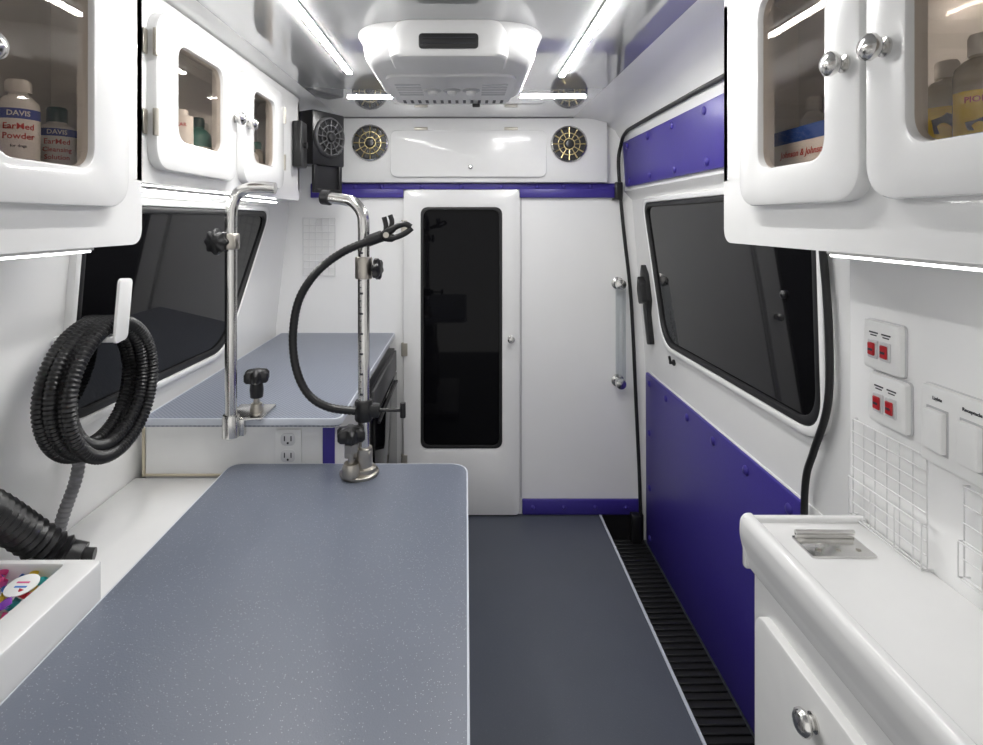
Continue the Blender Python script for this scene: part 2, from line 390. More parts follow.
# ------------------------------------------------------------------ ceiling AC
t = thing('air_conditioner', 'white ceiling air conditioner with black slot and underside grille', 'air conditioner', (-.04, 1.52, 1.70))
b = MB(); L = []
for z, kx, ky in ((1.7855, 1.05, 1.03), (1.781, 1.015, 1.018), (1.772, 1.0, 1.012), (1.758, .995, 1.010), (1.744, .985, 1.005), (1.732, .97, 1.0), (1.721, .945, .98), (1.713, .91, .955), (1.708, .87, .925)):
    L.append([Vector((u, v, z)) for u, v in rrect(-.04 - .218 * kx, -.04 + .218 * kx, 1.530 - .262 * ky, 1.530 + .262 * ky, .12, 10)])
b.loops(L); part('housing', b, ACW, t)
b = MB(); L = []
for z, kx, ky in ((1.7855, .90, .95), (1.765, .97, .99), (1.725, 1.0, 1.0), (1.708, .98, .98), (1.703, .94, .94)):
    L.append([Vector((u, v, z)) for u, v in rrect(-.04 - .14 * kx, -.04 + .14 * kx, 1.245 + .02 * (1 - ky) * 5, 1.40, .04, 8)])
b.loops(L); part('front_cowl', b, ACW, t)
b = MB(); b.prism(rrect(-.107, .028, 1.718, 1.752, .008), PY, 1.262, 1.240, .002); part('air_slot', b, BLACK, t)
b = MB(); b.box(-.10, .02, 1.2385, 1.241, 1.728, 1.730); b.box(-.10, .02, 1.2385, 1.241, 1.740, 1.742); part('slot_louvre', b, INK, t)
b = MB(); b.prism(rrect(-.215, .135, 1.42, 1.765, .05), PZ, 1.711, 1.700, .004); gp = part('grille_panel', b, ACW, t)
for xa, xb in ((-.195, -.125), (.045, .115)):
    for k in range(5):
        y = 1.50 + k * .030
        b = MB(); b.box(xa, xb, y, y + .012, 1.6990, 1.701); part('vent_slot', b, DIMW, gp)
for i in range(14):
    x = -.195 + i * .0232
    b = MB(); b.box(x, x + .009, 1.70, 1.742, 1.6990, 1.701); part('vent_slot', b, INK, gp)
for x in (-.095, -.04, .015):
    b = MB(); b.lathe([(.025, 0), (.025, .003), (.020, .005)], (x, 1.57, 1.701), (0, 0, -1), 20); rb = part('round_vent', b, DIMW, t)
    b = MB(); b.lathe([(.015, .003), (.014, .012), (.011, .015), (0, .016)], (x, 1.57, 1.701), (0, 0, -1), 16); part('control_knob', b, PLAST, rb)
b = MB(); b.box(.02, .045, 1.748, 1.762, 1.690, 1.709, .003); part('sensor', b, BLACK, t)

# ------------------------------------------------------------------ LED strips
def led(x0, x1, y0, y1, z, label, m=LED, g='strip lights on the ceiling', h=.008):
    t = thing('strip_light', label, 'light', ((x0 + x1) / 2, (y0 + y1) / 2, z - h), group=g)
    e = .003
    b = MB(); b.box(x0 - e, x1 + e, y0 - e, y1 + e, z - h * .55, z, .001, 1); part('housing', b, PLAST, t)
    b = MB(); b.box(x0, x1, y0, y1, z - h, z - h * .5, .001, 1); part('diffuser', b, m, t)
led(-.365, -.351, .90, 1.69, 1.786, 'long glowing ceiling strip light nearest the left wall cabinets')
led(.293, .307, .90, 1.725, 1.786, 'long glowing ceiling strip light nearest the purple panel side')
led(-.437, -.274, 2.03, 2.042, 1.786, 'short glowing strip light left of the air conditioner', LEDF, h=.006)
led(.20, .44, 2.02, 2.032, 1.786, 'short glowing strip light right of the air conditioner', LEDF, h=.006)
G2 = 'strip lights under the wall cabinets'
led(-.70, -.688, 1.12, 2.0, 1.40, 'thin strip light beneath far left wall cabinet above window', LEDS, G2)
led(-.632, -.620, .45, .91, 1.2845, 'thin strip light beneath near left wall cabinet', LEDN, G2, .008)
led(.542, .554, .45, .82, 1.2835, 'thin strip light beneath right wall cabinet above the switches', LEDN, G2, .008)

# ------------------------------------------------------------------ wall cabinets
def knob(o, s, k=1.0):
    b = MB(); b.lathe([(r * k, h * min(k, 1)) for r, h in [(.012, 0), (.012, .003), (.0065, .005), (.0065, .009), (.013, .012), (.0165, .018), (.0165, .023), (.011, .028), (0, .030)]], o, (s, 0, 0), 22); return b
def cabinet(label, s, xf, xb, y0, y1, z0, z1, zs, doors, group='white wall cabinets with glass doors', hinges=True, cr=.028):
    t = thing('wall_cabinet', label, 'cabinet', ((xf + xb) / 2, (y0 + y1) / 2, z0), group=group)
    b = MB(); w = .015
    X = lambda a, c: (min(a, c), max(a, c))
    a, c = X(xf, xb)
    b.prism(rpoly([(y0, z0), (y1, z0), (y1, zs), (y0, zs)], [cr, cr, .0005, .0005], 6), PX, xb, xf)
    b.box(a, c, y0, y1, z1 - w, z1)
    b.box(a, c, y0, y0 + w, zs, z1 - w); b.box(a, c, y1 - w, y1, zs, z1 - w)
    b.box(*X(xb, xb + s * w), y0 + w, y1 - w, zs, z1 - w)
    ops = sorted((d['w'][0] - .012, d['w'][1] + .012) for d in doors); zz = (doors[0]['w'][2] - .008, doors[0]['w'][3] + .012)
    f = X(xf - s * .016, xf)
    b.box(*f, y0, y1, zs - .001, zz[0]); b.box(*f, y0, y1, zz[1], z1 - w)
    cur = y0
    for oa, ob in ops: b.box(*f, cur, oa, zz[0], zz[1]); cur = ob
    b.box(*f, cur, y1, zz[0], zz[1])
    part('body', b, WHITE, t)
    for d in doors:
        O = rrect(*d['o'], .045, 8); I = rrect(*d['w'], .032, 8)
        b = MB(); b.ring(O, I, PX, xf, xf + s * .021, .005); dr = part('door', b, WHITE, t)
        b = MB(); b.prism(inset(I, .0003), PX, xf + s * .006, xf + s * .010); part('glass', b, CGLASS, dr)
        part('knob', knob((xf + s * .0205, d['k'][0], d['k'][1]), s), CHROME, dr)
        for z in (d['o'][2] + .09, d['o'][3] - .07) if hinges else ():
            hy = d['h']; e = 1 if abs(hy - d['o'][0]) < .02 else -1
            b = MB(); b.tube([(xf + s * .020, hy - e * .003, z - .026), (xf + s * .020, hy - e * .003, z + .026)], .0055, 10); b.box(*X(xf + s * .001, xf + s * .004), *X(hy - e * .016, hy - e * .002), z - .024, z + .024, .001, 1)
            part('hinge', b, HINGE, t)
    return t
cabinet('near left white wall cabinet with ear care bottles behind glass', 1, -.61, -.785, .29, 1.035, 1.285, 1.78, 1.405,
        [dict(o=(.635, .964, 1.352, 1.76), w=(.688, .873, 1.412, 1.715), k=(.666, 1.542), h=.964),
         dict(o=(.300, .625, 1.352, 1.76), w=(.39, .575, 1.412, 1.715), k=(.610, 1.542), h=.300)], hinges=False)
cabinet('far left white wall cabinet with two doors above the rear counter', 1, -.62, -.785, 1.0355, 2.045, 1.402, 1.78, 1.44,
        [dict(o=(1.067, 1.444, 1.430, 1.745), w=(1.150, 1.366, 1.496, 1.698), k=(1.422, 1.592), h=1.067),
         dict(o=(1.486, 1.815, 1.430, 1.745), w=(1.560, 1.735, 1.496, 1.698), k=(1.508, 1.592), h=1.815)], cr=.015)
cabinet('right white wall cabinet with large glass doors above the switches', -1, .53, .69, .30, 1.13, 1.284, 1.78, 1.41,
        [dict(o=(.713, 1.027, 1.355, 1.762), w=(.785, .962, 1.418, 1.712), k=(.740, 1.540), h=1.027),
         dict(o=(.38, .703, 1.355, 1.762), w=(.45, .638, 1.418, 1.712), k=(.668, 1.540), h=.38)], hinges=False)

# ------------------------------------------------------------------ bottles
def bottle(label, x, y, z, r, h, body, cap, lab=None, lines=(), capr=.55, caph=.16, group='bottles in the wall cabinets', labz=(.12, .68)):
    t = thing('bottle', label, 'bottle', (x, y, z), group=group)
    hb = h * (1 - caph)
    b = MB(); b.lathe([(r * .9, 0), (r, .004), (r, hb * .78), (r * .93, hb * .87), (r * .62, hb * .95), (r * .45, hb * .97), (r * .45, hb + .003)], (x, y, z), (0, 0, 1), 28); part('body', b, body, t)
    b = MB(); b.lathe([(r * capr, hb), (r * capr, h * .97), (r * capr * .85, h), (0, h)], (x, y, z), (0, 0, 1), 20); part('cap', b, cap, t)
    n = Vector((-x, -y, 0)).normalized(); R = Vector((0, 0, 1)).cross(n)
    def band(z0, z1, m, nm, off=.0006):
        b = MB(); K = 20; La = []
        for zz in (z0 * h, z1 * h):
            La.append([Vector((x, y, z + zz)) + (n * math.cos(a) + R * math.sin(a)) * (r + off) for a in [(-1.25 + 2.5 * k / K) for k in range(K + 1)]])
        V = [[b.bm.verts.new(p) for p in l] for l in La]
        for k in range(K): b.bm.faces.new((V[0][k], V[0][k + 1], V[1][k + 1], V[1][k]))
        return part(nm, b, m, t)
    if lab: band(labz[0], labz[1], lab, 'paper_label')
    for L_ in lines:
        s, size, m, fz = L_[:4]
        if len(L_) > 4: band(fz - .055, fz + .055, L_[4], 'name_band', .0010)
        text('lettering', s, size, m, t, (x, y, z + fz * h), R, (0, 0, 1), wrap=r + .0016)
    return t
zs = 1.405
bottle('tall white powder bottle in near left cabinet beside the green capped one', -.69, .848, zs, .0275, .140, PLAST, PLAST, LBL, [('DAVIS', .0110, LBL, .61, BLUEINK), ('EarMed', .0132, REDINK, .47), ('Powder', .0132, REDINK, .365), ('for dogs', .006, INK, .26)], .62, .14)
bottle('white ear solution bottle with dark green cap in near left cabinet', -.69, .928, zs, .030, .114, PLAST, DTEAL, LBL, [('DAVIS', .0105, LBL, .61, BLUEINK), ('EarMed', .0122, REDINK, .47), ('Cleansing', .0108, REDINK, .355), ('Solution', .0108, REDINK, .245)], .50, .22)
bottle('small white bottle half hidden at left in near left cabinet', -.715, .79, zs, .026, .125, PLAST, PLAST, LBL, [('FOR', .009, INK, .5)], .6)
bottle('white bottle behind far left cabinet first glass door', -.685, 1.325, 1.44, .026, .155, PLAST, PLAST, LBL, [('EAR', .012, REDINK, .75)], .6, labz=(.4, .9))
bottle('teal bottle behind far left cabinet first glass door', -.685, 1.405, 1.44, .032, .150, TEAL, DTEAL, LBL, [], .5, labz=(.25, .5))
bottle('slim white bottle right of teal one in far left cabinet', -.71, 1.49, 1.44, .024, .15, PLAST, PLAST, None, [], .6)
bottle('white bottle behind second glass door of far left cabinet', -.69, 1.76, 1.44, .026, .13, PLAST, DTEAL, LBL, [], .6)
bottle('cream bottle with teal cap behind second door of far left cabinet', -.70, 1.84, 1.44, .026, .15, CREAM, TEAL, None, [], .6)
t = thing('carton', 'blue and white carton with red script behind right cabinet glass', 'box', (.605, .95, 1.41))
b = MB(); b.box(.575, .625, .872, 1.030, 1.41, 1.490, .001, 1); part('card_box', b, LBL, t)
b = MB(); b.box(.574, .626, .871, 1.031, 1.466, 1.491); part('blue_band', b, BLUE, t)
text('lettering', 'Johnson & Johnson', .0165, REDINK, t, (.5742, .940, 1.446), (0, -1, 0), (0, 0, 1), shear=.25, bold=.006)
for i, (y, h, m_, c_, l_) in enumerate(((1.03, .15, PLAST, PLAST, 'white bottle behind far end of the carton'), (.955, .165, TEAL, PLAST, 'teal bottle behind the middle of the carton'), (.888, .155, CREAM, PLAST, 'cream bottle behind near end of the carton'))):
    bottle(l_ + ' in right cabinet', .651, y, 1.41, .022, h, m_, c_, None, [], .6, group='bottles in the wall cabinets')
CLR = mat('pale_liquid', (.55, .53, .47), .2)
for i, (x, y, r, h, l_) in enumerate(((.607, .694, .025, .120, 'pale bottle with yellow label farther from camera in right cabinet'), (.600, .639, .0265, .136, 'larger pale bottle with yellow label nearer in right cabinet'))):
    t = bottle(l_, x, y, 1.41, r, h, CLR, PLAST, YELL, [('PIONEE', .0098, REDINK, .42)] if i else [], .5, .18, labz=(.10, .50))
    n = Vector((-x, -y, 0)).normalized(); R = Vector((0, 0, 1)).cross(n)
    b = MB(); shp = [(-.012, -.012), (.012, -.012), (.012, .002), (.006, .010), (0, .013), (-.005, .009), (-.015, .006), (-.014, .0)]
    if i: shp = [(u, v * .55 - .004) for u, v in shp]
    rr = r + .0012
    vs = [b.bm.verts.new(Vector((x, y, 1.41 + h * (.24 if i else .32) + v)) + (n * math.cos(u / rr) + R * math.sin(u / rr)) * (rr + .0012)) for u, v in shp]; b.bm.faces.new(vs)
    part('printed_emblem', b, INK, t)

# ------------------------------------------------------------------ rear counter, base cabinet, appliance
t = thing('rear_counter', 'grey textured counter with pale edging under the left window', 'counter', (-.58, 1.95, .795))
O = rpoly([(-.835, 1.412), (-.322, 1.412), (-.322, 2.484), (-.835, 2.484)], [.01, .02, .005, .005], 5)
b = MB(); b.prism(inset(O, .003), PZ, .798, .820, .001); part('counter_top', b, COUNT, t)
b = MB(); b.ring(inset(O, -.001), inset(O, .0035), PZ, .803, .8202, .0012); part('edge_band', b, TRIM, t)
b = MB(); b.prism(inset(O, .004), PZ, .7955, .804); part('underside', b, WHITE, t)
t = thing('base_cabinet', 'white base cabinet under the rear counter with purple corner panel', 'cabinet', (-.58, 1.95, 0))
b = MB(); b.box(-.835, -.345, 1.432, 2.484, 0, .795, .002, 1); part('body', b, WHITE, t)
b = MB(); b.box(-.372, -.341, 1.427, 1.432, .01, .794); part('corner_panel', b, PURP, t, 'purple corner panel')
b = MB(); b.box(-.835, -.60, 1.427, 1.432, .664, .670, .001, 1); b.box(-.841, -.835, 1.427, 1.432, .664, .79); part('sealant', b, CAULK, t)
t = thing('power_outlet', 'white double wall socket on the cabinet below the rear counter', 'socket', (-.461, 1.43, .695))
b = MB(); b.prism(rrect(-.495, -.427, .693, .787, .004), PY, 1.4318, 1.425, .002); part('plate', b, PLAST, t)
for z in (.719, .762):
    b = MB(); b.prism(rrect(-.480, -.442, z - .016, z + .016, .012), PY, 1.426, 1.4225, .001); sk = part('socket', b, SHADE, t)
    b = MB(); b.box(-.471, -.468, 1.4218, 1.423, z - .004, z + .009); b.box(-.454, -.451, 1.4218, 1.423, z - .004, z + .009); b.lathe([(.003, 0), (.003, .001)], (-.461, 1.4229, z - .009), (0, -1, 0), 10); part('slots', b, INK, sk)
t = thing('appliance', 'black fronted appliance built in under the rear counter', 'appliance', (-.32, 2.15, .22))
b = MB(); b.box(-.3445, -.318, 1.84, 2.45, .22, .760, .002); part('frame', b, BLACK, t)
b = MB(); b.box(-.319, -.306, 1.85, 2.44, .235, .655, .002); part('door', b, BGLASS, t)
b = MB(); b.box(-.319, -.308, 1.85, 2.44, .662, .752, .002); part('control_panel', b, DGREY, t)
b = MB(); b.box(-.306, -.296, 1.90, 2.39, .625, .637, .002, 1); part('handle', b, BLACK, t)

# bench
t = thing('bench', 'white low bench between the left wall and grooming table', 'bench', (-.68, .8, 0))
b = MB(); b.box(-.858, -.50, .20, 1.424, 0, .645, .002, 1); part('body', b, WHITE, t)
b = MB(); b.box(-.858, -.495, .195, 1.425, .645, .663, .004); part('top', b, WHITE, t)

# ------------------------------------------------------------------ grooming table
t = thing('grooming_table', 'large speckled blue grey grooming table in the foreground', 'table', (-.3, .86, 0))
O = rpoly([(-.607, .28), (.004, .28), (.004, 1.424), (-.607, 1.424)], [.04, .04, .045, .03], 8)
b = MB(); b.prism(inset(O, .0025), PZ, .674, .700, .001); part('table_top', b, TABLE, t)
b = MB(); b.ring(inset(O, -.001), inset(O, .003), PZ, .672, .6995, .0012); part('edge_band', b, TRIM, t)
b = MB(); b.box(-.47, -.05, .45, 1.25, 0, .04, .01); part('base', b, DIMW, t)
for y in (.65, 1.05):
    b = MB(); b.box(-.31, -.21, y - .05, y + .05, .04, .36, .008); b.box(-.295, -.225, y - .035, y + .035, .36, .64, .006); part('lift_column', b, CHROME, t)
b = MB(); b.box(-.46, -.06, .5, 1.22, .64, .673, .004); part('support_frame', b, DIMW, t)

# ------------------------------------------------------------------ posts
TX, TY = -.253, 1.36
t = thing('grooming_post', 'steel grooming post clamped to the front table with bent top', 'post', (TX, TY, .70), group='steel grooming posts')
top = sm([(TX, TY, 1.27), (TX, TY, 1.31), (TX - .004, TY + .002, 1.345), (TX - .025, TY + .01, 1.372), (TX - .05, TY + .022, 1.380), (TX - .10, TY + .04, 1.387)], 6)
b = MB(); b.tube([(TX, TY, .72), (TX, TY, 1.0)] + top, .0145, 18); tb = part('tube', b, CHROME, t)
b = MB(); b.tube([(TX - .092, TY + .037, 1.386), (TX - .112, TY + .045, 1.388)], [.019, .019], 16); part('end_cap', b, BLACK, t)
for k in range(22):
    z = .90 + k * .0165
    b = MB(); w_ = .004 if k % 3 else .008
    b.box(TX - .007, TX - .007 + w_, TY - .0145, TY - .0125, z, z + (.0018 if k % 3 else .005)); part('scale_mark', b, INK, tb)
b = MB(); b.lathe([(.02, 0), (.021, .004), (.021, .05), (.02, .054)], (TX, TY, 1.185), (0, 0, 1), 20); part('collar', b, STEELD, t)
b = MB(); b.tube([(TX + .018, TY - .005, 1.21), (TX + .03, TY - .008, 1.21)], .006, 10); b.star((TX + .028, TY - .008, 1.21), (1, -.2, 0), .024, .016, 6); part('adjust_knob', b, BLACK, t)
b = MB(); b.lathe([(.047, 0), (.048, .003), (.048, .007), (.044, .010), (.032, .011)], (TX - .012, TY + .005, .7005), (0, 0, 1), 32); b.lathe([(.030, 0), (.030, .012), (.022, .016), (.021, .06), (.019, .062)], (TX, TY, .708), (0, 0, 1), 22); b.lathe([(.022, .0), (.022, .02), (.018, .03)], (TX - .026, TY - .025, .710), (0, 0, 1), 20); b.box(TX - .045, TX + .02, TY - .016, TY + .016, .745, .765, .004); part('clamp_base', b, STEELD, t)
b = MB(); b.tube([(TX - .026, TY - .025, .708), (TX - .026, TY - .025, .80)], .007, 12); part('stud', b, STEELD, t)
b = MB(); b.lathe([(.017, 0), (.018, .004), (.018, .02), (.012, .024)], (TX - .026, TY - .025, .768), (0, 0, 1), 6); part('nut', b, STEELD, t)
b = MB(); b.star((TX - .026, TY - .025, .795), (0, 0, 1), .032, .03, 6); part('clamp_knob', b, BLACK, t)
b = MB(); b.lathe([(.02, 0), (.022, .004), (.022, .046), (.02, .05)], (TX, TY, .835), (0, 0, 1), 20); b.box(TX, TX + .04, TY - .014, TY + .014, .845, .875, .004); part('lower_collar', b, BLACK, t)
b = MB(); b.tube([(TX + .03, TY, .86), (TX + .095, TY, .86)], .0045, 10); part('tee_bolt', b, BLACK, t)
b = MB(); b.tube([(TX + .097, TY, .842), (TX + .097, TY, .878)], .007, 10); part('tee_handle', b, BLACK, t)
# flexible arm
t = thing('flexible_arm', 'black flexible holder arm curving from the front post to spring clip', 'holder arm', (TX - .06, 1.345, .86))
hp = sm([at(356, 411, 1.33), at(328, 407, 1.33), at(308, 394, 1.33), at(296, 368, 1.33), at(293, 335, 1.33), at(299, 300, 1.325), at(317, 272, 1.32), at(343, 252, 1.315), at(372, 240, 1.31)], 10)
b = MB(); b.corr(hp, .0105, .010, .12, 12); part('hose', b, HOSE, t)
b = MB(); b.tube([at(368, 241, 1.312), at(382, 236, 1.308)], [.014, .014], 14); part('ferrule', b, BLACK, t)
b = MB(); b.tube(sm([at(380, 238, 1.31), at(392, 229, 1.305), at(404, 224, 1.30), at(411, 227, 1.30)], 4), [.010] * 5 + [.007] * 8, 10); part('jaw', b, BLACK, t)
b = MB(); b.tube(sm([at(380, 236, 1.31), at(392, 238, 1.305), at(404, 234, 1.30), at(412, 228, 1.30)], 4), [.010] * 5 + [.007] * 8, 10); part('jaw', b, BLACK, t)
b = MB(); b.tube(sm([at(385, 236, 1.308), at(386, 226, 1.308), at(384, 217, 1.308)], 4), .006, 8); part('grip_lever', b, BLACK, t)
b = MB(); b.tube(sm([at(390, 231, 1.305), at(392, 222, 1.305), at(390, 215, 1.305)], 4), .006, 8); part('grip_lever', b, BLACK, t)
b = MB(); b.tube([at(386, 235, 1.29), at(386, 235, 1.325)], .007, 10); part('pivot', b, STEELD, t)
# rear post
RX, RY = -.592, 1.385
t = thing('grooming_post', 'steel hooked grooming post clamped to the rear counter edge', 'post', (RX, RY, .78), group='steel grooming posts')
b = MB(); b.tube([(RX, RY, .785), (RX, RY, 1.1), (RX, RY, 1.30)] + sm([(RX, RY, 1.33), (RX + .003, RY, 1.365), (RX + .018, RY, 1.396), (RX + .045, RY, 1.410), (RX + .08, RY, 1.412), (RX + .112, RY, 1.410)], 6), .0145, 18); part('tube', b, CHROME, t)
b = MB(); b.lathe([(.019, 0), (.021, .004), (.021, .035), (.019, .04)], (RX, RY, 1.256), (0, 0, 1), 20); b.tube([(RX - .018, RY, 1.276), (RX - .032, RY, 1.276)], .006, 10); part('collar', b, STEELD, t)
b = MB(); b.star((RX - .026, RY - .010, 1.276), (-.25, -1, 0), .030, .018, 8, .10); part('adjust_knob', b, BLACK, t)
b = MB(); b.box(RX - .022, RX + .075, 1.392, 1.50, .8212, .829, .003); b.box(RX - .022, RX + .03, 1.392, 1.409, .782, .829, .003); b.lathe([(.021, 0), (.021, .05), (.019, .055)], (RX, RY, .785), (0, 0, 1), 20); part('clamp_base', b, CHROME, t)
b = MB(); b.tube([(RX + .042, 1.445, .829), (RX + .042, 1.445, .91)], .008, 12); b.lathe([(.016, 0), (.017, .004), (.014, .02)], (RX + .042, 1.445, .829), (0, 0, 1), 16); part('stud', b, STEELD, t)
b = MB(); b.star((RX + .042, 1.445, .905), (0, 0, 1), .030, .030, 6); b.lathe([(.016, -.04), (.018, -.02), (.016, 0)], (RX + .042, 1.445, .905), (0, 0, 1), 16); part('clamp_knob', b, BLACK, t)

# ------------------------------------------------------------------ hoses
t = thing('wall_hook', 'white plastic hook holding the coiled hose on left window', 'hook', (-.76, 1.13, 1.08))
b = MB(); b.box(-.828, -.70, 1.10, 1.135, 1.084, 1.096, .004); part('arm', b, PLAST, t)
b = MB(); b.prism(rpoly([(1.094, 1.082), (1.136, 1.086), (1.154, 1.208), (1.112, 1.212)], .010, 5), PX, -.704, -.698, .0015); part('front_plate', b, PLAST, t)
pts = []; turns = 6; cY, cZ = 1.152, .986
for i in range(turns * 60 + 1):
    a = 2 * PI * i / 60; k = i / 60
    r = .130 + .011 * math.sin(k * 2.4 + .7); x = -.797 + .070 * k / turns
    pts.append((x, cY + r * math.sin(a), cZ + r * math.cos(a) + (.130 - r) * max(0, math.cos(a))))
b = MB(); b.corr(pts, .0138, .0085, .20, 12)
single('coiled_hose', b, HOSE, 'coil of black corrugated hose hanging on the white hook', 'hose')
b = MB(); b.corr(sm([(-.812, 1.16, .850), (-.815, 1.15, .79), (-.825, 1.13, .73), (-.835, 1.12, .678)], 10), .013, .009, .15, 12)
single('drain_hose', b, GREYH, 'grey corrugated hose running from coil down to white bench', 'hose')
t = thing('vacuum_hose', 'thick black corrugated hose resting on bench behind the white tray', 'hose', (-.73, 1.02, .665))
b = MB(); b.corr(sm([(-.80, .70, .995), (-.80, .83, .92), (-.80, .92, .845), (-.79, .985, .77), (-.770, 1.015, .725), (-.745, 1.03, .701)], 10), .033, .017, .20, 18); part('tube', b, HOSE, t)
b = MB(); b.tube([(-.757, 1.025, .706), (-.722, 1.035, .694)], [.029, .027], 18); b.tube([(-.724, 1.034, .700), (-.702, 1.04, .698)], [.014, .012], 14); part('nozzle', b, BLACK, t)

# ------------------------------------------------------------------ tray and bows
t = thing('open_tray', 'white open tray full of ribbon bows on the bench', 'tray', (-.73, .73, .663))
b = MB(); O = rrect(-.838, -.612, .50, .93, .012, 4); I = rrect(-.820, -.670, .525, .916, .008, 4)
b.ring(O, I, PZ, .6635, .758, .005); part('rim', b, WHITE, t)
b = MB(); b.prism(inset(I, -.002), PZ, .664, .715); part('bottom', b, WHITE, t)
cols = [('pink', (.75, .10, .30)), ('green', (.06, .45, .10)), ('yellow', (.85, .65, .05)), ('purple', (.25, .06, .45)), ('red', (.65, .03, .05)), ('blue', (.05, .20, .60)), ('orange', (.85, .25, .03)), ('turquoise', (.05, .50, .50))]
def bow_meshes():
    b = MB()
    for s in (-1, 1):
        P = [Vector((0, 0, 0)), Vector((s * .012, .008, .004)), Vector((s * .022, .010, .006)), Vector((s * .026, 0, .006)), Vector((s * .022, -.010, .006)), Vector((s * .012, -.008, .004)), Vector((0, 0, 0))]
        q = sm(P, 4)
        Va = [b.bm.verts.new(p + Vector((0, 0, -.007))) for p in q]; Vb = [b.bm.verts.new(p + Vector((0, 0, .009))) for p in q]
        for i in range(len(q) - 1): b.bm.faces.new((Va[i], Va[i + 1], Vb[i + 1], Vb[i]))
    lo = b.mesh('loops', None, ang=80)
    b = MB(); b.ball((0, 0, .001), .006, .006, .009); kn = b.mesh('knot', None)
    b = MB()
    for s in (-1, 1):
        q = sm([(0, 0, -.004), (s * .008, -.010, -.005), (s * .014, -.020, -.006)], 4)
        Va = [b.bm.verts.new(p + Vector((-.005, 0, 0))) for p in q]; Vb = [b.bm.verts.new(p + Vector((.005, 0, 0))) for p in q]
        for i in range(len(q) - 1): b.bm.faces.new((Va[i], Va[i + 1], Vb[i + 1], Vb[i]))
    ta = b.mesh('tails', None)
    return lo, kn, ta
bm_ = [bow_meshes() for _ in cols]
CM = [mat(n + '_ribbon', c, .4, var=.15) for n, c in cols]
for k, ms in enumerate(bm_):
    for m_ in ms: m_.materials.clear(); m_.materials.append(CM[k])
for iy in range(12):
    for ix in range(6):
        k = (iy * 3 + ix * 5 + (iy // 2)) % 8
        x = -.803 + ix * .0235 + random.uniform(-.003, .003); y = .545 + iy * .032 + random.uniform(-.004, .004)
        o = thing('ribbon_bow', cols[k][0] + ' ribbon bow heaped in the white open tray', 'bow', (x, y, .726 + random.uniform(-.002, .016)), group='ribbon bows in the white tray')
        o.rotation_euler = (random.uniform(-.9, .9), random.uniform(-.5, .5), random.uniform(0, 6))
        o.scale = (.62, .62, .62)
        for n, m_ in zip(('loops', 'knot', 'tails'), bm_[k]):
            c = bpy.data.objects.new(n, m_); col.objects.link(c); c.parent = o
t = thing('round_tag', 'round white tag with pink and blue marks among the bows', 'tag', (-.704, .872, .750))
Mx = Matrix.Translation((-.704, .872, .750)) @ Matrix.Rotation(math.radians(8), 4, 'X')
b = MB(); tmp = MB(); tmp.lathe([(.023, 0), (.023, .0015), (.022, .002), (0, .002)], (0, 0, 0), (0, 0, 1), 28); b.merge(tmp.bm, Mx); part('disc', b, LBL, t)
b = MB(); b.box(-.011, .009, .003, .006, .0021, .0026, 0, 1, Mx); part('pink_mark', b, CM[0], t)
b = MB(); b.box(-.008, .011, -.006, -.003, .0021, .0026, 0, 1, Mx); part('blue_mark', b, CM[5], t)

# ------------------------------------------------------------------ right worktop & base cabinet
ZT = .788
t = thing('worktop', 'white worktop with rolled rim below the switches', 'worktop', (.61, .62, .70))
b = MB(); b.box(.512, .719, .25, .992, .704, ZT, .003); part('top', b, WHITE, t)
b = MB(); b.prism(rpoly([(.503, .730), (.506, .708), (.520, .704), (.524, .785), (.519, .799), (.505, .799), (.497, .788), (.496, .762)], [.004, .003, .002, .002, .004, .006, .006, .008], 4), PY, .25, .998); b.box(.500, .719, .984, .998, .704, .797, .005, 3); part('rim', b, WHITE, t)
t = thing('base_cabinet', 'white base cabinet with round knob under the right worktop', 'cabinet', (.61, .62, 0))
b = MB(); b.box(.516, .719, .25, .985, 0, .703, .002, 1); part('body', b, WHITE, t)
b = MB(); b.prism(rrect(.60, .956, .06, .655, .03), PX, .516, .500, .005); dr = part('door', b, PLAST, t)
b = MB(); b.lathe([(.013, 0), (.013, .003), (.009, .005), (.009, .008), (.015, .011), (.0180, .016), (.0170, .021), (.012, .0255), (.006, .027), (0, .0275)], (.5005, .790, .608), (-1, 0, 0), 28); part('knob', b, CHROME, dr)
t = thing('hinge_plate', 'small steel plate with slot set into the right worktop', 'plate', (.61, .91, ZT))
b = MB(); b.prism(rrect(.555, .660, .880, .940, .004), PZ, ZT + .0002, ZT + .0035, .001); part('plate', b, CHROME, t)
b = MB(); b.box(.558, .657, .929, .935, ZT + .0035, ZT + .013, .001); b.tube([(.558, .932, ZT + .013), (.657, .932, ZT + .013)], .004, 10); part('folded_flange', b, CHROME, t)
for x in (.575, .607, .640):
    b = MB(); b.lathe([(.004, 0), (.004, .001), (0, .0018)], (x, .897, ZT + .0034), (0, 0, 1), 12); part('screw', b, STEELD, t)

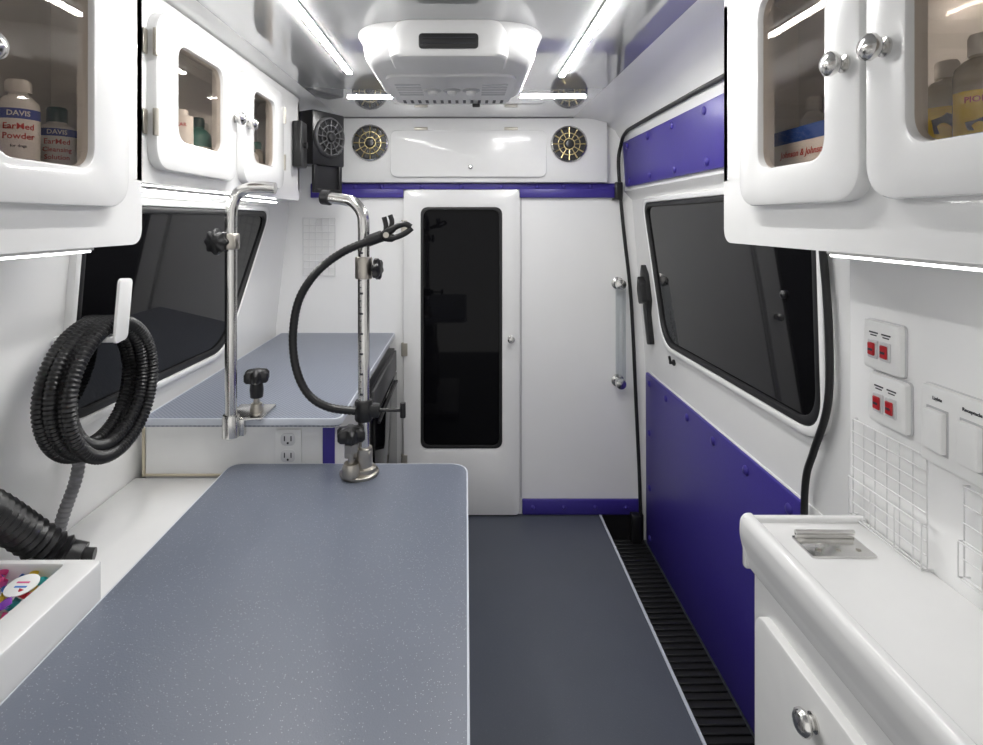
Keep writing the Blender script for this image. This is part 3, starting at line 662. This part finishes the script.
# ------------------------------------------------------------------ switches, racks
def swplate(name, y0, y1, z0, z1, label, group):
    t = thing(name, label, 'switch', (.716, (y0 + y1) / 2, z0), group=group)
    b = MB(); b.prism(rrect(y0, y1, z0, z1, .006), PX, .7198, .707, .004); part('plate', b, PLAST, t)
    b = MB(); b.prism(rrect(y0 - .0015, y1 + .0015, z0 - .0015, z1 + .0015, .007), PX, .7199, .7165); part('gasket', b, SHADE, t); return t  # thin grey border behind the plate, a painted edge shadow against the wall
for y, z, l in ((.939, 1.113, 'upper white plate with two small red rocker switches'), (.927, 1.023, 'lower white plate with two small red rocker switches')):
    t = swplate('switch_plate', y - .041, y + .041, z - .042, z + .042, l, 'red switch plates by the right cabinet')
    for dy in (-.013, .015):
        b = MB(); b.box(.7040, .7075, y + dy - .011, y + dy + .011, z - .022, z + .010, .001, 1); bz = part('bezel', b, SHADE, t)
        b = MB(); b.box(.7005, .7045, y + dy - .0075, y + dy + .0075, z - .017, z + .005, .0015, 1); part('rocker', b, RED, bz)
        b = MB(); b.box(.7000, .7006, y + dy - .005, y + dy + .005, z - .009, z - .005); part('rocker_mark', b, INK, bz)
        b = MB(); b.box(.7064, .7072, y + dy - .010, y + dy + .010, z + .021, z + .0235); b.box(.7064, .7072, y + dy - .007, y + dy + .007, z + .0165, z + .0185); part('legend', b, INK, t)
t = swplate('light_switch', .735, .857, .960, 1.078, 'wide white plate with two large white rocker switches', 'switches by right cabinet')
for y, w_ in ((.825, 'Lights'), (.768, 'Receptacle')):
    b = MB(); b.box(.7060, .7075, y - .019, y + .019, .980, 1.048, .0005, 1); part('frame', b, DIMW, t)
    b = MB(); b.prism(rrect(y - .0165, y + .0165, .983, 1.045, .003), PX, .7065, .698, .003); part('rocker', b, PLAST, t)
    text('lettering', w_, .0070, INK, t, (.7066, y, 1.061), (0, -1, 0), (0, 0, 1), bold=.03)
WIRE = mat('white_wire', (.74, .74, .74), .35)
def rack(pl, u0, u1, v0, v1, nu, nv, label, depth=.0, r=.0012):
    t = thing('wire_rack', label, 'rack', pl((u0 + u1) / 2, v0, 0), group='white wire racks')
    b = MB()
    for i in range(nu + 1):
        u = u0 + (u1 - u0) * i / nu; b.tube([pl(u, v0, .009), pl(u, v1, .009)], r, 6)
    for j in range(nv + 1):
        v = v0 + (v1 - v0) * j / nv; b.tube([pl(u0, v, .011), pl(u1, v, .011)], r, 6)
    part('grid', b, WIRE, t)
    b = MB(); b.tube([pl(u0, v0, .009), pl(u1, v0, .009), pl(u1, v1, .009), pl(u0, v1, .009)], r * 1.3, 8, True)
    for u in (u0, u1):
        for v in (v0, v1): b.tube([pl(u, v, .0005), pl(u, v, .010)], r * 1.4, 8)
    part('frame', b, WIRE, t)
    if depth:
        b = MB(); vt = v0 + (v1 - v0) * .40
        for i in range(0, nu + 1, 2):
            u = u0 + (u1 - u0) * i / nu; b.tube([pl(u, v0, .009), pl(u, v0, depth), pl(u, vt, depth)], r, 6)
        for v in (v0, vt): b.tube([pl(u0, v, .009), pl(u0, v, depth), pl(u1, v, depth), pl(u1, v, .009)], r * 1.3, 6)
        part('pocket', b, WIRE, t)
RW = lambda u, v, q: Vector((.72 - q, u, v))
BW = lambda u, v, q: Vector((u, YB - q, v))
rack(RW, .848, 1.010, .791, .965, 6, 8, 'tall white wire rack on wall behind the right worktop', .018, .0011)
rack(RW, .62, .785, .82, .950, 6, 5, 'white wire rack on wall below the wide light switch', .018, .0011)
rack(BW, -.735, -.59, 1.08, 1.34, 5, 8, 'white wire rack on the partition above the rear counter', .0, .0020)

# ------------------------------------------------------------------ camera, world
cam = bpy.data.cameras.new('camera'); co = bpy.data.objects.new('camera', cam); col.objects.link(co)
co.location = (0, 0, EYE); co.rotation_euler = (PI / 2, 0, 0)
cam.sensor_width = 36; cam.lens = F / 983 * 36; cam.clip_start = .02
cam.shift_x = (491.5 - CX) / 983; cam.shift_y = -(372.5 - CY) / 983
sc.camera = co
w = bpy.data.worlds.new('world'); sc.world = w; w.use_nodes = True
w.node_tree.nodes['Background'].inputs[0].default_value = (1, .99, .97, 1); w.node_tree.nodes['Background'].inputs[1].default_value = .92
sc.view_settings.view_transform = 'Standard'
